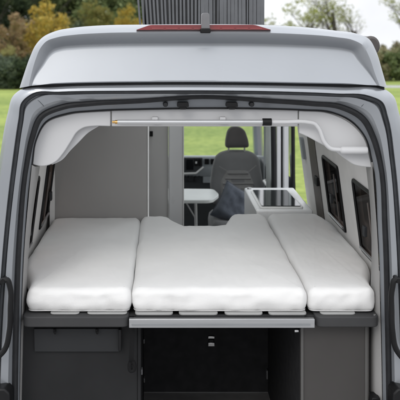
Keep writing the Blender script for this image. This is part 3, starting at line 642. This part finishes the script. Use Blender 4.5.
bpn = nt.nodes.new('ShaderNodeBump'); bpn.inputs['Strength'].default_value = 0.6; bpn.inputs['Distance'].default_value = 0.05
nt.links.new(n3.outputs['Fac'], bpn.inputs['Height']); nt.links.new(bpn.outputs['Normal'], b.inputs['Normal']); b.inputs['Roughness'].default_value = 0.9; b.inputs['Specular IOR Level'].default_value = 0.15
ys = [-200,-60,-20,-6,0,3] + [3+4*k for k in range(1,31)] + [130,140,160,200,300,600,1200]
xs = [-800,-300,-150,-80] + [-60+5*k for k in range(25)] + [80,150,300,800]
mb = MB(); mb.loft([[Vector((x, y, gz(x,y) + (noise.noise(Vector((x*.11,y*.11,0)))*0.10 if 8 < y < 124 else 0))) for x in xs] for y in ys])
tag(mb.build('ground', gm, None, smooth=60), kind='structure')
pads = [[Vector((x, y if k < 2 else 5.4+0.25*noise.noise(Vector((x*.3,1,0))), gz(0, y)+0.008)) for x in [-300,-60] + [-30+2*q for q in range(31)] + [60,300]] for k, y in enumerate((-150, 3.0, 5.4))]
pm = MB().loft(pads).build('added_bounce_gravel', mat('bounce_gravel', (0.30,0.298,0.298), 0.9, 0, 0.3, 40, bump=0.6, bscale=60), None)  # unseen gravel, added so neutral light bounces onto the bodywork
tag(pm, kind='structure')
rd = MB(); ry = lambda x: 78.0 + 0.12*(x-28)
mbp = [[Vector((x, ry(x)+o, gz(x, ry(x)+o)+0.14)) for x in range(14, 120, 6)] for o in (-1.9, 1.9)]
rd.loft(mbp)
rd.loft([[v+Vector((0,-0.4,-0.35)) for v in mbp[0]], mbp[0]]); rd.loft([mbp[1],[v+Vector((0,0.4,-0.35)) for v in mbp[1]]])
tag(rd.build('road', mat('road_asphalt', (0.30,0.30,0.31), 0.8, 0, 0.1, 3), None), kind='structure')

bark = mat('bark', (0.055,0.046,0.04), 0.9, 0, 0.3, 12, bump=0.5, bscale=30)
LM = {
 'yellow': leaf_mat('leaf_yellow', [(0,(0.40,0.27,0.05)),(0.5,(0.52,0.38,0.085)),(1,(0.30,0.28,0.08))]),
 'green': leaf_mat('leaf_green', [(0,(0.079,0.107,0.046)),(0.6,(0.144,0.186,0.079)),(1,(0.215,0.245,0.101))]),
 'dark': leaf_mat('leaf_dark', [(0,(0.043,0.060,0.039)),(0.6,(0.071,0.101,0.057)),(1,(0.115,0.144,0.071))]),
 'russet': leaf_mat('leaf_russet', [(0,(0.186,0.126,0.071)),(0.5,(0.316,0.215,0.107)),(1,(0.215,0.201,0.094))]),
 'olive': leaf_mat('leaf_olive', [(0,(0.172,0.167,0.057)),(0.5,(0.299,0.265,0.092)),(1,(0.161,0.196,0.063))]),
 'hedge': leaf_mat('leaf_hedge', [(0,(0.20,0.165,0.10)),(0.5,(0.27,0.24,0.13)),(1,(0.18,0.20,0.095))]),
 'spring': leaf_mat('leaf_pale', [(0,(0.184,0.207,0.057)),(0.5,(0.299,0.310,0.092)),(1,(0.241,0.265,0.081))]),
}
def trunk_mesh(h, rng, bare=False):
    mb = MB(); tips = []
    def grow(p, d, L, r, lev):
        pts = [p]; rs = [r]; q = p.copy(); dd = d.copy(); n = 4
        for k in range(n):
            dd = (dd + Vector((rng.uniform(-.16,.16), rng.uniform(-.16,.16), rng.uniform(-.02,.10)))).normalized()
            q = q + dd*L/n; pts.append(q.copy()); rs.append(r*(1-(0.62 if lev < 3 else 0.85)*(k+1)/n))
        mb.tube(pts, rs, 6 if lev < 2 else 4, False)
        tips.append((q.copy(), lev))
        if lev < (4 if bare else 2):
            for k in range(rng.choice((3,4)) if lev else 7):
                t = rng.uniform(.35, 1.0); i = min(n-1, int(t*n)); bp_ = pts[i].lerp(pts[i+1], t*n-i)
                a = rng.uniform(0, 2*math.pi); e = rng.uniform(.35,.95)
                nd = (dd*0.55 + Vector((math.cos(a)*e, math.sin(a)*e, rng.uniform(.05,.6)))).normalized()
                grow(bp_, nd, L*rng.uniform(.42,.62), rs[i]*0.5, lev+1)
    grow(Vector((0,0,-0.3)), Vector((0,0,1)), h*0.62, h*(0.030 if bare else 0.022), 0)
    return mb, tips
def crown_mesh(h, w, z0, rng, leaves, ls, shape='round', tips=None):
    mb = MB(); cl = []
    if tips is not None:
        cl = [(t, rng.uniform(.3,.7)) for t, lv in tips if lv >= 2]
        rng.shuffle(cl); cl = cl[:140]
    else:
        for k in range(int(34)):
            while True:
                u = Vector((rng.uniform(-1,1), rng.uniform(-1,1), rng.uniform(-1,1)))
                if 0.25 < u.length < 1: break
            zz = (u.z+1)/2
            sx = w*(1.0 if shape == 'round' else (1.15-0.85*zz))
            cl.append((Vector((u.x*sx, u.y*sx, z0+(h-z0)*zz)), rng.uniform(.22,.45)*w))
    per = max(6, leaves//len(cl))
    for c, r in cl:
        for k in range(per):
            d = Vector((rng.gauss(0,1), rng.gauss(0,1), rng.gauss(0,.8))).normalized()*r*rng.random()**0.45
            p = c + d; a = Vector((rng.gauss(0,1), rng.gauss(0,1), rng.gauss(0,.6))).normalized(); b_ = a.orthogonal().normalized()
            s = ls*rng.uniform(.6,1.3)
            mb.add([p-a*s, p+b_*s*.55, p+a*s, p-b_*s*.55], [(0,1,2,3)])
    return mb
rng = random.Random(11)
protos = {}
def proto(key, name, h, w, z0, leaf, leaves, ls, shape='round', bare=False):
    t = bpy.data.objects.new(name, None)
    mb, tips = trunk_mesh(h, rng, bare)
    tm = mb.build('trunk', bark, None, smooth=60)
    cm = crown_mesh(h, w, z0, rng, leaves, ls, shape, tips if bare else None).build('crown', LM[leaf], None, smooth=0)
    for o in (tm, cm): col.objects.unlink(o)
    protos[key] = (t, tm, cm)
proto('yellow', 'autumn_tree', 9.0, 2.6, 1.6, 'yellow', 5200, 0.19)
proto('olive', 'autumn_tree', 9.0, 2.9, 1.4, 'olive', 5200, 0.19)
proto('russet', 'autumn_tree', 8.0, 2.6, 1.2, 'russet', 5200, 0.18)
proto('green', 'broadleaf_tree', 13.0, 3.6, 2.0, 'green', 7000, 0.22)
proto('dark', 'broadleaf_tree', 13.0, 3.4, 1.5, 'dark', 7000, 0.22)
proto('shrub', 'shrub', 2.6, 1.7, 0.1, 'dark', 3500, 0.13)
proto('shrub2', 'shrub', 3.4, 1.6, 0.1, 'hedge', 3500, 0.14)
proto('shrub3', 'shrub', 3.0, 1.7, 0.1, 'green', 3500, 0.14)
proto('bare', 'bare_tree', 13.0, 3.0, 3, 'spring', 620, 0.13, bare=True)
proto('bare2', 'bare_tree', 12.0, 3.0, 3, 'spring', 1500, 0.15, bare=True)
def plant(key, px, Y, sc, label, cat, group=None, rot=None, sxy=1.0):
    t, tm, cm = protos[key]
    x = CX + (px-VX)*(Y-CY)/FPX
    o = t.copy(); col.objects.link(o); o.location = (x, Y, gz(x, Y)); o.rotation_euler = (0,0, rng.uniform(0,6.28) if rot is None else rot); o.scale = (sc*sxy, sc*sxy, sc)
    for s in (tm, cm):
        c = s.copy(); col.objects.link(c); c.parent = o
    tag(o, label, cat, group); return o
W = 'wood beyond the meadow'
plant('yellow', 49, 78, 0.88, 'bushy golden yellow autumn tree beside the roof corner of the van', 'tree', W, sxy=1.0)
plant('yellow', 129, 80, 0.86, 'small golden tree beside the ribbed roof unit', 'tree', W, sxy=0.62)
plant('russet', 9, 76, 0.80, 'rust brown autumn tree at the far edge of the meadow, left of the golden tree', 'tree', W)
plant('russet', 24, 86, 0.98, 'taller rust brown tree standing behind the golden tree', 'tree', W)
plant('olive', 8, 74, 0.42, 'low yellowish bush tree under the rust brown tree', 'tree', W, sxy=0.9)
plant('olive', 92, 86, 0.95, 'olive tinged tree rising above the roof edge of the van', 'tree', W)
for px, Y, s, k in ((-30,96,.95,'green'),(-8,92,1.0,'dark'),(14,99,1.05,'green'),(36,94,1.0,'dark'),(58,98,1.05,'green'),(78,95,1.0,'green'),(98,100,1.0,'dark'),(118,96,.95,'green'),(140,99,1.0,'green'),(160,96,.9,'dark'),(185,99,.9,'green'),(210,97,.85,'dark'),(236,100,.8,'green')):
    plant(k, px, Y, s, 'tall dark green tree in the back row of the wood' if k == 'dark' else 'tall mid green tree in the back row of the wood', 'tree', 'back row of the wood')
for px, Y, s, k in ((-30,82,.9,'olive'),(-14,80,.9,'russet'),(72,84,.85,'dark'),(108,87,.72,'green'),(150,86,.7,'russet'),(175,86,.7,'olive'),(205,88,.65,'russet'),(230,88,.6,'olive')):
    plant(k, px, Y, s*(0.62 if k in ('dark','green') else 0.9), {'olive':'olive leaved tree in the wood at the meadow edge','russet':'russet leaved tree in the wood at the meadow edge','dark':'low dark tree between the golden and the olive tree','green':'low green tree in front of the back row of the wood'}[k], 'tree', 'front row of the wood')
for i, px in enumerate(range(-40, 150, 9)):
    plant('shrub', px+rng.uniform(-2,2), 73+rng.uniform(-1.2,1.2), rng.uniform(.8,1.15), 'dark green shrub in the hedge along the meadow edge', 'shrub', 'hedge along the meadow')
for px, Y, s, k, lab in ((272,88,.62,'bare2','thinly leaved tree beside the right end of the roof unit'),(287,84,.62,'bare2','leaning thin tree with few pale leaves above the roof'),(318,88,.80,'bare2','bare branched tree with a crown of scattered pale leaves'),(345,80,.86,'bare','large almost bare tree above the right roof edge'),(362,96,.80,'bare','bare tree behind the right roof corner'),(300,104,.9,'bare','distant bare tree in the gap above the roof'),(420,92,.9,'bare','bare tree out past the side of the van')):
    plant(k, px, Y, s, lab, 'tree', 'bare trees')
for px, Y, s, k in ((376,103,.95,'shrub2'),(384,107,1.15,'shrub2'),(392,104,1.1,'shrub3'),(400,108,1.25,'shrub2'),(408,105,1.2,'shrub3'),(416,104,1.2,'shrub2'),(428,105,1.2,'shrub3'),(366,106,1.0,'shrub3'),(354,107,1.1,'shrub2')):
    plant(k, px, Y, s*1.15, 'brownish shrub in the tall hedge past the road' if k == 'shrub2' else 'dark green shrub in the tall hedge past the road', 'shrub', 'tall hedge past the road')

# ------------------------------------------------------------------ light
SUN_EL, SUN_AZ = 38, 205        # azimuth: direction the sun stands in, clockwise from +Y
w = bpy.data.worlds.new('World'); scene.world = w; w.use_nodes = True
nt = w.node_tree; bg = nt.nodes['Background']
sky = nt.nodes.new('ShaderNodeTexSky'); sky.sky_type = 'NISHITA'; sky.sun_disc = False
sky.sun_elevation = R(SUN_EL); sky.sun_rotation = R(SUN_AZ); sky.dust_density = 4.0; sky.air_density = 1.0
tc = nt.nodes.new('ShaderNodeTexCoord'); sep = nt.nodes.new('ShaderNodeSeparateXYZ'); cmb = nt.nodes.new('ShaderNodeCombineXYZ'); mxm = nt.nodes.new('ShaderNodeMath'); mxm.operation = 'MAXIMUM'; mxm.inputs[1].default_value = 0.03
nt.links.new(tc.outputs['Generated'], sep.inputs[0]); nt.links.new(sep.outputs['X'], cmb.inputs['X']); nt.links.new(sep.outputs['Y'], cmb.inputs['Y']); nt.links.new(sep.outputs['Z'], mxm.inputs[0]); nt.links.new(mxm.outputs[0], cmb.inputs['Z'])
nt.links.new(cmb.outputs[0], sky.inputs['Vector'])
hs = nt.nodes.new('ShaderNodeHueSaturation'); hs.inputs['Saturation'].default_value = 0.35
nt.links.new(sky.outputs['Color'], hs.inputs['Color'])
cn = nt.nodes.new('ShaderNodeTexNoise'); cn.inputs['Scale'].default_value = 3.0; cn.inputs['Detail'].default_value = 7
nt.links.new(tc.outputs['Generated'], cn.inputs['Vector'])
cr = ramp(nt, [(0.36,(0.75,0.75,0.75)),(0.58,(1,1,1))]); nt.links.new(cn.outputs['Fac'], cr.inputs['Fac'])
cm = nt.nodes.new('ShaderNodeMix'); cm.data_type = 'RGBA'; cm.inputs['B'].default_value = (10, 10.2, 10.6, 1)
nt.links.new(cr.outputs['Color'], cm.inputs['Factor']); nt.links.new(hs.outputs['Color'], cm.inputs['A']); gr = nt.nodes.new('ShaderNodeMapRange'); gr.inputs['From Min'].default_value = 0.0; gr.inputs['From Max'].default_value = 0.9; gr.inputs['To Min'].default_value = 0.85; gr.inputs['To Max'].default_value = 1.75
nt.links.new(sep.outputs['Z'], gr.inputs['Value'])
gm_ = nt.nodes.new('ShaderNodeVectorMath'); gm_.operation = 'SCALE'; nt.links.new(cm.outputs['Result'], gm_.inputs[0]); nt.links.new(gr.outputs['Result'], gm_.inputs['Scale'])
nt.links.new(gm_.outputs['Vector'], bg.inputs['Color'])
bg.inputs['Strength'].default_value = 0.10
sd = bpy.data.lights.new('sun', 'SUN'); sd.energy = 0.5; sd.angle = R(22); sd.color = (1.0, 0.96, 0.90)
so = bpy.data.objects.new('sun', sd); col.objects.link(so)
el, az = R(SUN_EL), R(SUN_AZ)
so.rotation_euler = (-Vector((math.sin(az)*math.cos(el), math.cos(az)*math.cos(el), math.sin(el)))).to_track_quat('-Z', 'Y').to_euler()

scene.view_settings.view_transform = 'Standard'; scene.view_settings.look = 'None'; scene.view_settings.gamma = 1; scene.view_settings.exposure = 0.44
scene.view_settings.use_curve_mapping = False
scene.render.engine = 'CYCLES'; scene.cycles.use_denoising = True; scene.cycles.max_bounces = 10; scene.cycles.diffuse_bounces = 6; scene.cycles.transparent_max_bounces = 12
